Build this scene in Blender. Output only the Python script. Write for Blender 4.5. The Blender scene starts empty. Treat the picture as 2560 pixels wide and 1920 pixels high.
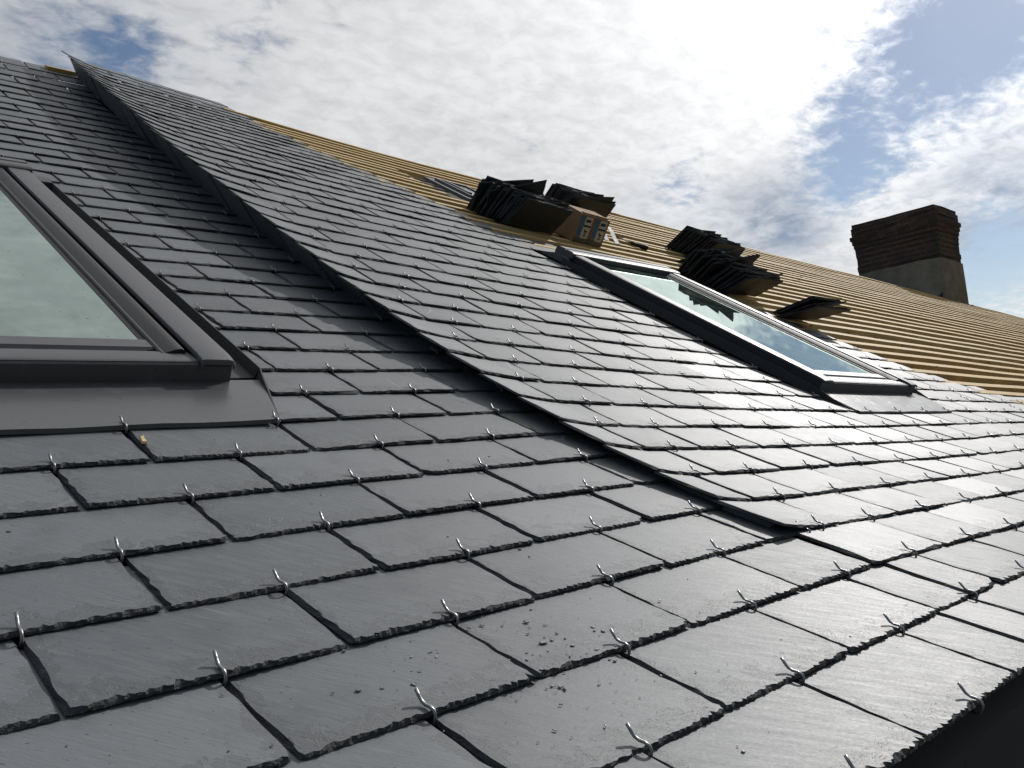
import bpy, bmesh, math, random
from mathutils import Vector, Matrix
rnd = random.Random(7)
R = math.radians
# ---------------------------------------------------------------- frame of reference
# Roof coordinates: u along the eave, y up the slope, z off the slope, one unit = one slate width (0.22 m).
W = 0.22
ALPHA = R(20)
CA, SA = math.cos(ALPHA), math.sin(ALPHA)
BASE = Vector((0, 0, 6.0))
def wv(u, y, z):
    return Vector((u * W, (y * CA - z * SA) * W, (y * SA + z * CA) * W)) + BASE
def wd(u, y, z):
    return Vector((u, y * CA - z * SA, y * SA + z * CA))

scene = bpy.context.scene
col = scene.collection
# ---------------------------------------------------------------- camera
RC = ((0.73398016, -0.66278964, 0.14826673), (-0.00605971, -0.22468756, -0.97441202), (0.67914388, 0.71430063, -0.16893252))
T = (-1.35133876, 0.99098531, 2.53550372)
C = [-sum(RC[i][k] * T[i] for i in range(3)) for k in range(3)]
cx, cy, cz = wd(*RC[0]), -wd(*RC[1]), -wd(*RC[2])
cam_data = bpy.data.cameras.new("camera")
cam = bpy.data.objects.new("camera", cam_data)
col.objects.link(cam)
m = Matrix((cx, cy, cz)).transposed().to_4x4()
m.translation = wv(*C)
cam.matrix_world = m
cam_data.sensor_width = 36
cam_data.lens = 2111.1 / 2560 * 36
cam_data.clip_start = 0.02
cam_data.clip_end = 5000
scene.camera = cam
# ---------------------------------------------------------------- light and sky
SUN = wd(1.35, 0.55, 0.92).normalized()
sun_el, sun_az = math.asin(SUN.z), math.atan2(SUN.x, SUN.y)
sd = bpy.data.lights.new("sun", 'SUN')
sd.energy = 2.7
sd.angle = R(1.5)
sd.color = (1.0, 0.97, 0.93)
so = bpy.data.objects.new("sun", sd)
col.objects.link(so)
so.rotation_euler = SUN.to_track_quat('Z', 'Y').to_euler()
so.location = (0, 0, 40)
vs = scene.view_settings
vs.view_transform = 'Standard'
vs.look = 'None'
vs.exposure = 0.0
vs.gamma = 1.0

class NT:
    """small helper for node trees"""
    def __init__(s, tree):
        s.t = tree; s.n = tree.nodes; s.l = tree.links
    def new(s, kind, **kw):
        x = s.n.new(kind)
        for k, v in kw.items(): setattr(x, k, v)
        return x
    def put(s, sock, v):
        if isinstance(v, bpy.types.NodeSocket): s.l.new(v, sock)
        elif v is not None: sock.default_value = v
    def math(s, op, a, b=None, c=None, clamp=False):
        x = s.new('ShaderNodeMath', operation=op, use_clamp=clamp)
        s.put(x.inputs[0], a); s.put(x.inputs[1], b)
        if c is not None: s.put(x.inputs[2], c)
        return x.outputs[0]
    def vmath(s, op, a, b=None, sc=None):
        x = s.new('ShaderNodeVectorMath', operation=op)
        s.put(x.inputs[0], a); s.put(x.inputs[1], b)
        if sc is not None: s.put(x.inputs['Scale'], sc)
        return x.outputs['Value'] if op in ('DOT_PRODUCT', 'LENGTH', 'DISTANCE') else x.outputs[0]
    def noise(s, vec, scale, detail=4, rough=0.55, dist=0.0, w=None):
        x = s.new('ShaderNodeTexNoise')
        s.put(x.inputs['Vector'], vec); x.inputs['Scale'].default_value = scale
        x.inputs['Detail'].default_value = detail; x.inputs['Roughness'].default_value = rough
        x.inputs['Distortion'].default_value = dist
        return x.outputs['Fac']
    def ss(s, v, a, b, lo=0.0, hi=1.0):
        x = s.new('ShaderNodeMapRange', interpolation_type='SMOOTHSTEP')
        s.put(x.inputs[0], v); x.inputs[1].default_value = a; x.inputs[2].default_value = b
        x.inputs[3].default_value = lo; x.inputs[4].default_value = hi
        return x.outputs[0]
    def lin(s, v, a, b, lo=0.0, hi=1.0):
        x = s.new('ShaderNodeMapRange')
        s.put(x.inputs[0], v); x.inputs[1].default_value = a; x.inputs[2].default_value = b
        x.inputs[3].default_value = lo; x.inputs[4].default_value = hi
        return x.outputs[0]
    def mix(s, f, a, b, mode='MIX'):
        x = s.new('ShaderNodeMix', data_type='RGBA', blend_type=mode)
        s.put(x.inputs[0], f)
        for i, v in ((6, a), (7, b)):
            if isinstance(v, tuple) and len(v) == 3: v = v + (1,)
            s.put(x.inputs[i], v)
        return x.outputs[2]
    def scale(s, vec, v):
        x = s.new('ShaderNodeMapping'); s.put(x.inputs[0], vec); x.inputs['Scale'].default_value = v
        return x.outputs[0]

world = bpy.data.worlds.new("World")
scene.world = world
world.use_nodes = True
world.node_tree.nodes.clear()
k = NT(world.node_tree)
sky = k.new('ShaderNodeTexSky', sky_type='NISHITA', sun_disc=False)
sky.sun_elevation = sun_el; sky.sun_rotation = sun_az
sky.air_density = 1.0; sky.dust_density = 0.4; sky.ozone_density = 2.2
bg_sky = k.new('ShaderNodeBackground'); k.put(bg_sky.inputs[0], sky.outputs[0]); bg_sky.inputs[1].default_value = 0.06
tc = k.new('ShaderNodeTexCoord'); d = tc.outputs['Generated']
sx = k.new('ShaderNodeSeparateXYZ'); k.put(sx.inputs[0], d)
dz = k.math('ADD', k.math('MAXIMUM', sx.outputs[2], 0.0), 0.16)
cmb = k.new('ShaderNodeCombineXYZ')
k.put(cmb.inputs[0], k.math('DIVIDE', sx.outputs[0], dz)); k.put(cmb.inputs[1], k.math('DIVIDE', sx.outputs[1], dz))
cmb.inputs[2].default_value = 3.7
pp = cmb.outputs[0]
big = k.noise(pp, 1.6, 5, 0.55, 0.3)
mid = k.noise(pp, 5.0, 6, 0.6, 0.5)
fine = k.noise(k.scale(pp, (1, 1.35, 1)), 17.0, 6, 0.62, 0.35)
def dpix(px, py):
    """direction in the world that the photograph shows at a pixel of its 2560 x 1920 frame"""
    a = ((px - 1280) / 2111.1, (py - 960) / 2111.1, 1)
    return wd(*[sum(RC[i][j] * a[i] for i in range(3)) for j in range(3)]).normalized()
def blob(dr, ang):
    """1 at the direction, falling to e^-1 at ang degrees"""
    dt = k.vmath('DOT_PRODUCT', d, tuple(dr))
    kk = 1.0 / (1 - math.cos(R(ang)))
    return k.math('EXPONENT', k.math('MULTIPLY', k.math('SUBTRACT', dt, 1.0), kk))
cover = None
HOLES = [((2460, 40), 4.5, 0.32), ((2300, 150), 5.0, 0.25), ((2080, 280), 3.0, 0.12), ((2130, 420), 3.0, 0.30), ((1700, 455), 2.2, 0.19),
         ((330, 150), 2.4, 0.27), ((140, 90), 3.0, 0.19), ((640, 90), 3.0, 0.12), ((2480, 720), 3.8, 0.30), ((2520, 600), 2.4, 0.17), ((-300, 300), 6, 0.2)]
for (px, py), ang, amp in HOLES:
    t = k.math('MULTIPLY', blob(dpix(px, py), ang), amp)
    cover = t if cover is None else k.math('ADD', cover, t)
dens = k.math('ADD', k.math('MULTIPLY', big, 0.25), k.math('ADD', k.math('MULTIPLY', mid, 0.35), k.math('MULTIPLY', fine, 0.50)))
dens = k.math('ADD', k.math('SUBTRACT', dens, cover), 0.115)
cosun = k.vmath('DOT_PRODUCT', d, tuple(SUN))
front = k.ss(cosun, -0.25, 0.55)
dens = k.math('ADD', dens, k.math('MULTIPLY', k.math('SUBTRACT', front, 1.0), 0.30))
mask = k.ss(dens, 0.31, 0.60, 0.03, 1.0)
# cloud brightness: white towards the sun, greyer away from it and where the cloud is thick
glow = k.math('EXPONENT', k.math('MULTIPLY', k.math('SUBTRACT', cosun, 1.0), 17.0))
lum = k.math('ADD', k.lin(cosun, -0.5, 0.75, 0.30, 0.76), k.math('MULTIPLY', glow, 1.5))
grey = None
for (px, py), ang, amp in [((1980, 545), 2.6, 0.9), ((1830, 570), 2.2, 0.6), ((2480, 560), 3.5, 0.6), ((2520, 420), 4, 0.25), ((100, 60), 9, 0.38), ((1600, 560), 3, 0.2)]:
    t = k.math('MULTIPLY', blob(dpix(px, py), ang), amp)
    grey = t if grey is None else k.math('ADD', grey, t)
shade = k.math('ADD', k.math('MULTIPLY', k.ss(fine, 0.28, 0.70), 0.17), k.math('MULTIPLY', k.ss(big, 0.3, 0.7), 0.15))
lum = k.math('MULTIPLY', k.math('MULTIPLY', lum, k.ss(sx.outputs[1], -0.6, 0.10, 0.30, 1.0)), k.math('ADD', shade, 0.76))
gm = k.math('MULTIPLY', grey, k.ss(mid, 0.28, 0.62, 0.35, 1.25), clamp=True)
ccol = k.mix(gm, (0.985, 0.99, 1.0), (0.30, 0.38, 0.52))
bg_cl = k.new('ShaderNodeBackground'); k.put(bg_cl.inputs[0], ccol); k.put(bg_cl.inputs[1], lum)
k.put(bg_sky.inputs[1], k.ss(sx.outputs[1], -0.6, 0.2, 0.06, 0.075)); mx = k.new('ShaderNodeMixShader'); k.put(mx.inputs[0], k.math('MULTIPLY', mask, 0.97))
k.l.new(bg_sky.outputs[0], mx.inputs[1]); k.l.new(bg_cl.outputs[0], mx.inputs[2])
wo = k.new('ShaderNodeOutputWorld'); k.l.new(mx.outputs[0], wo.inputs[0])

# ---------------------------------------------------------------- roof surfaces (fitted to the slate grid of the photograph)
P7, P8, P9, P10, P17, P18, P22 = 0.52419567, -0.00606397, 0.69298985, -0.20431261, 0.00793544, 0.02476653, 0.00165013
P11, P12, P13, P14, P15, P16, P19, P20, P21, P23, P25 = 0.00811986, 0.51787105, -0.30555192, -0.04096667, 0.00624854, 0.96762821, -0.05832876, -0.00686716, 0.03329815, 0.0195534, -0.03398235
def z1(u, v):
    t = v / 10
    return P8 * min(0, v - 2) ** 2 / 4 + P9 * t * t + P10 * t ** 3 + P17 * (u - 2.5) * min(0, v - 3) / 5 + P18 * t ** 4 + P22 * (u - 2.5)
def z2(u, v):
    if v < 0: return z2(u, 0) + 0.012 * v
    t = v / 10; uu = min(u, 14) - 6
    return P14 + P15 * t + P16 * t * t + P13 * t ** 3 + P19 * uu + P20 * uu * (t - 1.5) + P25 * max(0, u - 14) + P21 * t ** 4 + P23 * uu * uu / 10 - 0.024 * (1 - sstep(0, 7, v)) * (1 - sstep(5, 8, u))
def y1(v): return P7 * v
def y2(v): return P11 + P12 * v
def sstep(a, b, x):
    t = max(0, min(1, (x - a) / (b - a))); return t * t * (3 - 2 * t)
def verge(v): return 4.20 + 0.50 * max(0, min(1, (v - 21) / 14))
def surf1(u, v): return (u, y1(v), z1(u, v))
def kick(u, v):
    e = verge(v)
    return (0.045 + 0.0025 * max(0, v - 20)) * max(0, (e + 0.55 - u) / 0.55) ** 1.4 if v >= -0.2 else 0
def surf2(u, v): return (u, y2(v), z2(u, v) + kick(u, v))
def surf0(u, v):
    if u < 4.34: return (u, y1(v), z1(u, v))
    w = max(sstep(4.3, 7.0, u), sstep(-2.6, -.3, v))
    return (u, y1(v), (1 - w) * z1(u, v) + w * z2(u, v))
V_RIDGE1, V_RIDGE2 = 35.6, 35.2
BORDER = [(-9, 30), (4.9, 24), (5.5, 20.5), (6.5, 18.9), (8.6, 17.7), (12.2, 17.06), (14.1, 15.75), (17.5, 15.6), (18.2, 11.3), (21.7, 10.26), (29.0, 9.08), (35.8, 8.4), (40, 8.0)]
def border(v):
    for (a, ua), (b, ub) in zip(BORDER, BORDER[1:]):
        if a <= v <= b: return ua + (ub - ua) * (v - a) / (b - a)
    return 8.0

# ---------------------------------------------------------------- mesh helper
class MB:
    def __init__(s): s.v = []; s.f = []; s.m = []; s.uv = []; s.r = []; s.sm = []; s.loc = None
    def add(s, pts, faces, mat=0, uvs=None, r=0.5, smooth=False):
        o = len(s.v); s.v += [Vector(p) for p in pts]
        for f in faces:
            s.f.append([o + i for i in f]); s.m.append(mat); s.r.append(r); s.sm.append(smooth)
            s.uv.append([uvs[i] for i in f] if uvs else [(pts[i][0], pts[i][1]) for i in f])
    def box(s, c, ax, ay, az, mat=0, r=0.5):
        """box with centre c and half axes"""
        c = Vector(c); ax, ay, az = Vector(ax), Vector(ay), Vector(az)
        p = [c + ax * i + ay * j + az * h for h in (-1, 1) for j in (-1, 1) for i in (-1, 1)]
        lx, ly, lz = ax.length * 2, ay.length * 2, az.length * 2
        for f, (su, sv) in (((0, 2, 3, 1), (1, 0)), ((4, 5, 7, 6), (0, 0)), ((0, 1, 5, 4), (0, 2)), ((2, 6, 7, 3), (0, 2)), ((0, 4, 6, 2), (1, 2)), ((1, 3, 7, 5), (1, 2))):
            q = []
            for i in f:
                co = ((i & 1) * lx, (i >> 1 & 1) * ly, (i >> 2) * lz)
                if f in ((0, 4, 6, 2), (1, 3, 7, 5)): q.append((co[1], co[2]))
                elif f in ((0, 1, 5, 4), (2, 6, 7, 3)): q.append((co[0], co[2]))
                else: q.append((co[0], co[1]))
            o = len(s.v); s.v += [p[i] for i in f]
            s.f.append([o, o + 1, o + 2, o + 3]); s.m.append(mat); s.r.append(r); s.sm.append(False); s.uv.append(q)
    def sweep(s, rings, mat=0, closed=True, caps=True, r=0.5, smooth=True, uvs=None):
        n = len(rings[0]); o = len(s.v)
        for a in rings: s.v += [Vector(p) for p in a]
        for i in range(len(rings) - 1):
            for j in range(n if closed else n - 1):
                j2 = (j + 1) % n
                f = [o + i * n + j, o + i * n + j2, o + (i + 1) * n + j2, o + (i + 1) * n + j]
                s.f.append(f); s.m.append(mat); s.r.append(r); s.sm.append(smooth); s.uv.append([(i, j), (i, j + 1), (i + 1, j + 1), (i + 1, j)])
        if caps and closed:
            for ring, rev in ((0, True), (len(rings) - 1, False)):
                f = [o + ring * n + j for j in range(n)]
                if rev: f.reverse()
                s.f.append(f); s.m.append(mat); s.r.append(r); s.sm.append(False); s.uv.append([(0, 0)] * n)
    def tube(s, path, rad, n=6, mat=0):
        path = [Vector(p) for p in path]; rings = []
        up = Vector((0.13, 0.2, 0.97))
        for i, p in enumerate(path):
            t = (path[min(i + 1, len(path) - 1)] - path[max(i - 1, 0)]).normalized()
            a = t.cross(Vector((1, 0.01, 0))) if abs(t.x) < 0.9 else t.cross(up)
            a.normalize(); b = t.cross(a)
            rr = rad[i] if isinstance(rad, (list, tuple)) else rad
            rings.append([p + (a * math.cos(2 * math.pi * q / n) + b * math.sin(2 * math.pi * q / n)) * rr for q in range(n)])
        s.sweep(rings, mat)
    def build(s, name, mats, parent=None, xf=True, origin=None, recalc=True, sharp=None):
        me = bpy.data.meshes.new(name)
        org = Vector(origin) if origin is not None else Vector((0, 0, 0))
        vv = [(wv(*p) if xf else Vector(p)) - org for p in s.v]
        me.from_pydata(vv, [], s.f)
        uvl = me.uv_layers.new(name="UVMap"); i = 0
        flat = [c for q in s.uv for uvc in q for c in uvc[:2]]
        uvl.data.foreach_set("uv", flat)
        if s.loc:
            l2 = me.attributes.new('edge', 'FLOAT', 'POINT'); l2.data.foreach_set('value', s.loc + [1.0] * (len(s.v) - len(s.loc)))
        at = me.attributes.new("rnd", 'FLOAT', 'FACE'); at.data.foreach_set("value", s.r)
        me.polygons.foreach_set("material_index", s.m)
        me.polygons.foreach_set("use_smooth", s.sm)
        for mt in (mats if isinstance(mats, (list, tuple)) else [mats]): me.materials.append(mt)
        if recalc:
            bm = bmesh.new(); bm.from_mesh(me); bmesh.ops.recalc_face_normals(bm, faces=bm.faces); bm.to_mesh(me); bm.free()
        if sharp: me.set_sharp_from_angle(angle=R(sharp))
        me.update()
        o = bpy.data.objects.new(name, me); col.objects.link(o)
        if origin is not None: o.location = org
        if parent: attach(o, parent)
        return o
LOC = {}
def attach(o, parent):
    o.parent = parent
    o.matrix_parent_inverse = Matrix.Translation(-LOC[parent.name]) if parent.name in LOC else Matrix.Identity(4)
def tag(o, label, cat, group=None, kind=None):
    o["label"] = label; o["category"] = cat
    if group: o["group"] = group
    if kind: o["kind"] = kind
    return o
def thing(name, loc, label, cat, group=None):
    o = bpy.data.objects.new(name, None); col.objects.link(o); o.empty_display_size = 0.2
    o.location = loc; LOC[o.name] = Vector(loc)
    return tag(o, label, cat, group)

# ---------------------------------------------------------------- materials
def mat(name):
    mt = bpy.data.materials.new(name); mt.use_nodes = True
    mt.node_tree.nodes.clear()
    n = NT(mt.node_tree)
    b = n.new('ShaderNodeBsdfPrincipled'); o = n.new('ShaderNodeOutputMaterial')
    n.l.new(b.outputs[0], o.inputs[0])
    return mt, n, b
def setp(n, b, **kw):
    names = dict(color='Base Color', rough='Roughness', metal='Metallic', spec='Specular IOR Level', normal='Normal', ior='IOR', coat='Coat Weight', coatr='Coat Roughness')
    for a, v in kw.items():
        if isinstance(v, tuple) and len(v) == 3: v = v + (1,)
        n.put(b.inputs[names[a]], v)
def bump(n, h, strength, dist, nrm=None):
    x = n.new('ShaderNodeBump'); x.inputs['Strength'].default_value = strength; x.inputs['Distance'].default_value = dist
    n.put(x.inputs['Height'], h)
    if nrm is not None: n.put(x.inputs['Normal'], nrm)
    return x.outputs[0]

def slate_material(name, dark=1.0, edge=False):
    mt, n, b = mat(name)
    uv = n.new('ShaderNodeUVMap').outputs[0]
    at = n.new('ShaderNodeAttribute', attribute_name="rnd").outputs['Fac']
    tc = n.new('ShaderNodeTexCoord').outputs['Object']
    rot = n.new('ShaderNodeMapping'); n.put(rot.inputs[0], uv); rot.inputs['Rotation'].default_value = (0, 0, R(52)); ruv = rot.outputs[0]
    edg = n.new('ShaderNodeAttribute', attribute_name="edge").outputs['Fac']
    streak = n.noise(n.scale(ruv, (1.4, 9.0, 1)), 3.2, 6, 0.62, 0.2)
    streak2 = n.noise(n.scale(ruv, (3.0, 26.0, 1)), 3.0, 4, 0.6)
    cloud = n.noise(uv, 1.7, 5, 0.6)
    grain = n.noise(uv, 60.0, 3, 0.7)
    fleck = n.noise(n.scale(ruv, (16, 44, 1)), 1.6, 2, 0.5)
    fleck2 = n.noise(n.scale(ruv, (30, 42, 1)), 1.3, 2, 0.5)
    base = n.mix(at, (0.074 * dark, 0.085 * dark, 0.096 * dark), (0.138 * dark, 0.150 * dark, 0.163 * dark))
    base = n.mix(n.math('MULTIPLY', n.ss(streak, 0.38, 0.68), 0.6), base, (0.125 * dark, 0.137 * dark, 0.146 * dark))
    base = n.mix(n.math('MULTIPLY', n.ss(cloud, 0.48, 0.72), 0.55), base, (0.052 * dark, 0.059 * dark, 0.068 * dark))
    smear = n.math('MULTIPLY', n.ss(n.noise(n.scale(ruv, (3, 7, 1)), 2.3, 5, 0.6), 0.60, 0.80), 0.45)
    base = n.mix(smear, base, (0.19, 0.195, 0.195))
    base = n.mix(n.math('MULTIPLY', n.ss(fleck, 0.68, 0.715), 0.85), base, (0.022, 0.023, 0.025))
    base = n.mix(n.math('MULTIPLY', n.ss(fleck2, 0.70, 0.74), 0.6), base, (0.22, 0.22, 0.22))
    # hair-thin pale scratches, one here and there
    wv_ = n.new('ShaderNodeTexVoronoi', feature='DISTANCE_TO_EDGE'); n.put(wv_.inputs['Vector'], n.vmath('ADD', uv, n.vmath('SCALE', n.new('ShaderNodeTexNoise').outputs['Color'], None, 0.0))); wv_.inputs['Scale'].default_value = 0.9
    scr = n.math('MULTIPLY', n.math('LESS_THAN', wv_.outputs['Distance'], 0.006), n.ss(n.noise(uv, 0.8, 2, 0.5), 0.62, 0.68))
    base = n.mix(n.math('MULTIPLY', scr, 0.55), base, (0.30, 0.30, 0.30))
    rough = n.math('ADD', n.lin(streak, 0.3, 0.7, 0.51, 0.60), n.math('MULTIPLY', n.math('SUBTRACT', grain, 0.5), 0.16))
    rough = n.math('ADD', rough, n.lin(at, 0, 1, -0.03, 0.05))
    # riven terraces: thin layers ending in irregular steps, most of them near the dressed edges
    near = n.math('SUBTRACT', 1.0, edg)
    terr = n.noise(n.scale(ruv, (2.0, 6.0, 1)), 2.4, 5, 0.62, 0.6)
    fl = n.math('ADD', n.noise(uv, 9.0, 5, 0.62, 0.8), n.math('MULTIPLY', near, 0.42))
    flake = n.math('ADD', n.ss(fl, 0.735, 0.742), n.math('ADD', n.ss(fl, 0.83, 0.837), n.ss(fl, 0.90, 0.907)))
    steps = n.math('DIVIDE', n.math('FLOOR', n.math('MULTIPLY', terr, 8.0)), 8.0)
    h = n.math('SUBTRACT', n.math('ADD', n.math('MULTIPLY', steps, -0.18), n.math('ADD', n.math('MULTIPLY', streak, 0.40), n.math('ADD', n.math('MULTIPLY', streak2, 0.26), n.math('MULTIPLY', grain, 0.09)))), n.math('MULTIPLY', flake, 0.45))
    base = n.mix(n.math('MULTIPLY', n.ss(fl, 0.735, 0.742), 0.35), base, (0.045 * dark, 0.049 * dark, 0.054 * dark))
    if edge:
        base = n.mix(n.noise(tc, 90, 3, 0.7), (0.030, 0.033, 0.037), (0.085, 0.091, 0.098))
        base = n.mix(n.math('MULTIPLY', n.ss(n.noise(tc, 22, 4, 0.6), 0.58, 0.72), 0.6), base, (0.15, 0.155, 0.16))
        rough = 0.75
        h = n.math('ADD', n.noise(n.scale(tc, (1, 1, 2.5)), 160, 4, 0.75), n.noise(tc, 420, 2, 0.6))
        setp(n, b, color=base, rough=rough, spec=0.25, normal=bump(n, h, 0.7, 0.003))
    else:
        setp(n, b, color=base, rough=rough, spec=0.70, normal=bump(n, h, 0.50, 0.0026))
    return mt
M_SLATE = slate_material("slate_face")
M_EDGE = slate_material("slate_dressed_edge", edge=True)
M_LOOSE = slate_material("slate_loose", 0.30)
M_CHEEK = slate_material("slate_cheek", 1.2)

mt, n, b = mat("stainless_wire"); M_WIRE = mt
setp(n, b, color=(0.30, 0.30, 0.31), metal=1.0, rough=n.lin(n.noise(n.new('ShaderNodeTexCoord').outputs['Object'], 300, 2), 0.3, 0.7, 0.28, 0.46))

def coated(name, colr, rough, bumps=0.05, dust=0.25):
    mt, n, b = mat(name); tc = n.new('ShaderNodeTexCoord').outputs['Object']
    sp = n.ss(n.noise(tc, 34, 6, 0.7), 0.52, 0.76)
    fl = n.ss(n.noise(n.scale(tc, (1, 1.6, 1)), 120, 2, 0.5), 0.70, 0.73)
    c = n.mix(n.math('MULTIPLY', sp, dust), colr, tuple(x * 2.2 + 0.03 for x in colr))
    c = n.mix(n.math('MULTIPLY', fl, 0.7), c, (0.012, 0.012, 0.013))
    setp(n, b, color=c, rough=n.math('ADD', n.math('MULTIPLY', sp, 0.14), rough), spec=0.55, normal=bump(n, n.noise(tc, 9, 4, 0.5), bumps, 0.004))
    return mt
M_CLAD = coated("coated_aluminium", (0.080, 0.081, 0.090), 0.47)
M_CLADDARK = coated("coated_aluminium_dark", (0.022, 0.023, 0.026), 0.60)
M_APRON = coated("flashing_sheet", (0.085, 0.090, 0.095), 0.30, 0.12, 0.3)
M_RUBBER = coated("rubber_gasket", (0.010, 0.010, 0.011), 0.6)

mt, n, b = mat("window_glass"); M_GLASS = mt
n.n.clear()
tc = n.new('ShaderNodeTexCoord').outputs['Object']
dirt = n.ss(n.noise(tc, 10, 6, 0.65), 0.42, 0.75)
spk = n.ss(n.noise(tc, 130, 2, 0.5), 0.735, 0.75)
gl = n.new('ShaderNodeBsdfGlossy'); n.put(gl.inputs[0], (0.80, 0.93, 0.87, 1)); n.put(gl.inputs[1], n.math('MULTIPLY', dirt, 0.05))
df = n.new('ShaderNodeBsdfDiffuse'); n.put(df.inputs[0], n.mix(dirt, (0.03, 0.05, 0.048), (0.16, 0.20, 0.185)))
fr = n.new('ShaderNodeFresnel'); fr.inputs[0].default_value = 2.6
fac = n.math('MULTIPLY', n.math('ADD', n.math('MULTIPLY', fr.outputs[0], 1.2), 0.06), n.math('SUBTRACT', 1.0, n.math('MULTIPLY', spk, 0.9)), clamp=True)
ms = n.new('ShaderNodeMixShader'); n.put(ms.inputs[0], fac); n.l.new(df.outputs[0], ms.inputs[1]); n.l.new(gl.outputs[0], ms.inputs[2])
o_ = n.new('ShaderNodeOutputMaterial'); n.l.new(ms.outputs[0], o_.inputs[0])

def wood(name, a, c2, sc=1.0):
    mt, n, b = mat(name); tc = n.new('ShaderNodeTexCoord').outputs['Object']
    at = n.new('ShaderNodeAttribute', attribute_name="rnd").outputs['Fac']
    gr = n.noise(n.scale(tc, (0.9, 16, 16)), 6 * sc, 5, 0.6, 0.4)
    kn = n.ss(n.noise(n.scale(tc, (3, 9, 9)), 5, 2, 0.5), 0.68, 0.74)
    c = n.mix(at, a, c2)
    c = n.mix(n.math('MULTIPLY', n.ss(gr, 0.35, 0.7), 0.55), c, tuple(x * 0.66 for x in a))
    c = n.mix(n.math('MULTIPLY', kn, 0.7), c, (0.14, 0.07, 0.03))
    setp(n, b, color=c, rough=0.72, spec=0.3, normal=bump(n, gr, 0.25, 0.003))
    return mt
M_BATTEN = wood("sawn_spruce", (0.60, 0.40, 0.15), (0.65, 0.49, 0.25))
M_UNDER = coated("roof_underlay", (0.022, 0.016, 0.011), 0.85, 0.3, 0.1)

# ---------------------------------------------------------------- slates
T_SL, T_LAY = 0.0185, 0.0225
def slate(mb, fn, u0, u1, v, near, rg, smax=1.95, hidden_top=True):
    """one dressed slate whose lower edge lies on course v between u0 and u1"""
    wdt = u1 - u0
    nc = max(3, int((64 if near > 1 else 26 if near > 0 else 8) * wdt))
    ss = [0, .05, .12, .22, .33, .45, .58, .72, .88, 1.06, smax] if near > 1 else [0, .05, .14, .3, .5, .75, 1.06, smax] if near else [0, .1, .5, 1.06, smax]
    nr = len(ss) - 1
    tilt = rg.uniform(-.012, .013); dv = rg.uniform(-.018, .018); warp = rg.uniform(-.006, .008); lf = rg.uniform(0, .007)
    skew = rg.uniform(-.01, .01)
    gap = .005 + rg.uniform(0, .009)
    u0 += gap; u1 -= gap
    ci = [rg.choice((.01, .015, .03, .10 if rg.random() < .25 else .02)) for _ in (0, 1)]
    def P(s, f, z):
        u = u0 + (u1 - u0) * f + skew * s
        p = fn(u, v + s + dv)
        return (p[0], p[1], p[2] - T_LAY * s + z + lf * (1 - s) + tilt * (f - .5) + warp * (4 * f * (1 - f)) * max(0, 1 - s))
    # chipped insets along the lower edge and both sides
    amp = 1.0 if near else .8
    a = []; cur = .02
    while len(a) <= nc:
        run = rg.choice((1, 1, 1, 2)) if near else 1
        val = (.005 + .020 * rg.random() ** 1.5) * amp + (.03 * rg.random() if rg.random() < .05 else 0)
        a += [val + rg.uniform(-.004, .004) for _ in range(run)]
    bq = [x * .45 + rg.uniform(-.004, .006) for x in a]
    sl = [(.004 + .026 * rg.random() ** 1.4) for _ in ss]; sr = [(.004 + .016 * rg.random() ** 1.5) for _ in ss]
    def corner(f):
        r = 0
        for side, cc in ((0, ci[0]), (1, ci[1])):
            dd = abs(f - side) * wdt
            if dd < cc: r += (cc - dd) ** 1.3 * 1.2
        return r
    edges = []; pts = []; uvs = []
    ou, ov = rg.uniform(-50, 50), rg.uniform(-50, 50)
    def put(s, f, z):
        edges.append(max(0.0, min(1.0, s * .52 * 4.2, f * wdt * 9, (1 - f) * wdt * 9))); pts.append(P(s, f, z)); uvs.append((ou + f * wdt, ov + s * .52)); return len(pts) - 1
    grid = []
    for j, s in enumerate(ss):
        row = []
        for i in range(nc + 1):
            f = i / nc; s2 = s; z = 0
            if j == 0: s2 = s + (a[i] + corner(f)) / .52
            elif j == 1 and near: s2 = max(s, (a[i] + corner(f)) / .52 + .03)
            ff = f
            if i == 0: ff = sl[j] / wdt
            elif i == nc: ff = 1 - sr[j] / wdt
            row.append(put(s2, ff, z))
        grid.append(row)
    fa = [(grid[j][i], grid[j][i + 1], grid[j + 1][i + 1], grid[j + 1][i]) for j in range(nr) for i in range(nc)]
    # boundary rings going down the edge
    ring0 = [grid[j][0] for j in range(nr - 1, -1, -1)] + grid[0][1:] + [grid[j][nc] for j in range(1, nr)]
    par = [(ss[j], 0.0, j, 0) for j in range(nr - 1, -1, -1)] + [(0.0, i / nc, 0, i) for i in range(1, nc + 1)] + [(ss[j], 1.0, j, nc) for j in range(1, nr)]
    r1, r2 = [], []
    for s, f, j, i in par:
        inb = (bq[i] + corner(f)) / .52 if j == 0 else 0
        jx = (sl[j] * .5 if f == 0 else -sr[j] * .5 if f == 1 else 0) / wdt
        r1.append(put(s + inb, f + jx, -T_SL * (.35 + .25 * rg.random())))
        r2.append(put(s + (corner(f) + rg.uniform(0, .007)) / .52 if j == 0 else s, f, -T_SL))
    ed = []
    for A, B in ((ring0, r1), (r1, r2)):
        ed += [(A[q + 1], A[q], B[q], B[q + 1]) for q in range(len(A) - 1)]
    rr = rg.random()
    if mb.loc is None: mb.loc = []
    mb.loc += edges
    mb.add(pts, fa, 0, uvs, rr)
    o = len(mb.v) - len(pts)
    for f in ed:
        mb.f.append([o + i for i in f]); mb.m.append(1); mb.r.append(rr); mb.sm.append(False); mb.uv.append([uvs[i] for i in f])

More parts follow.
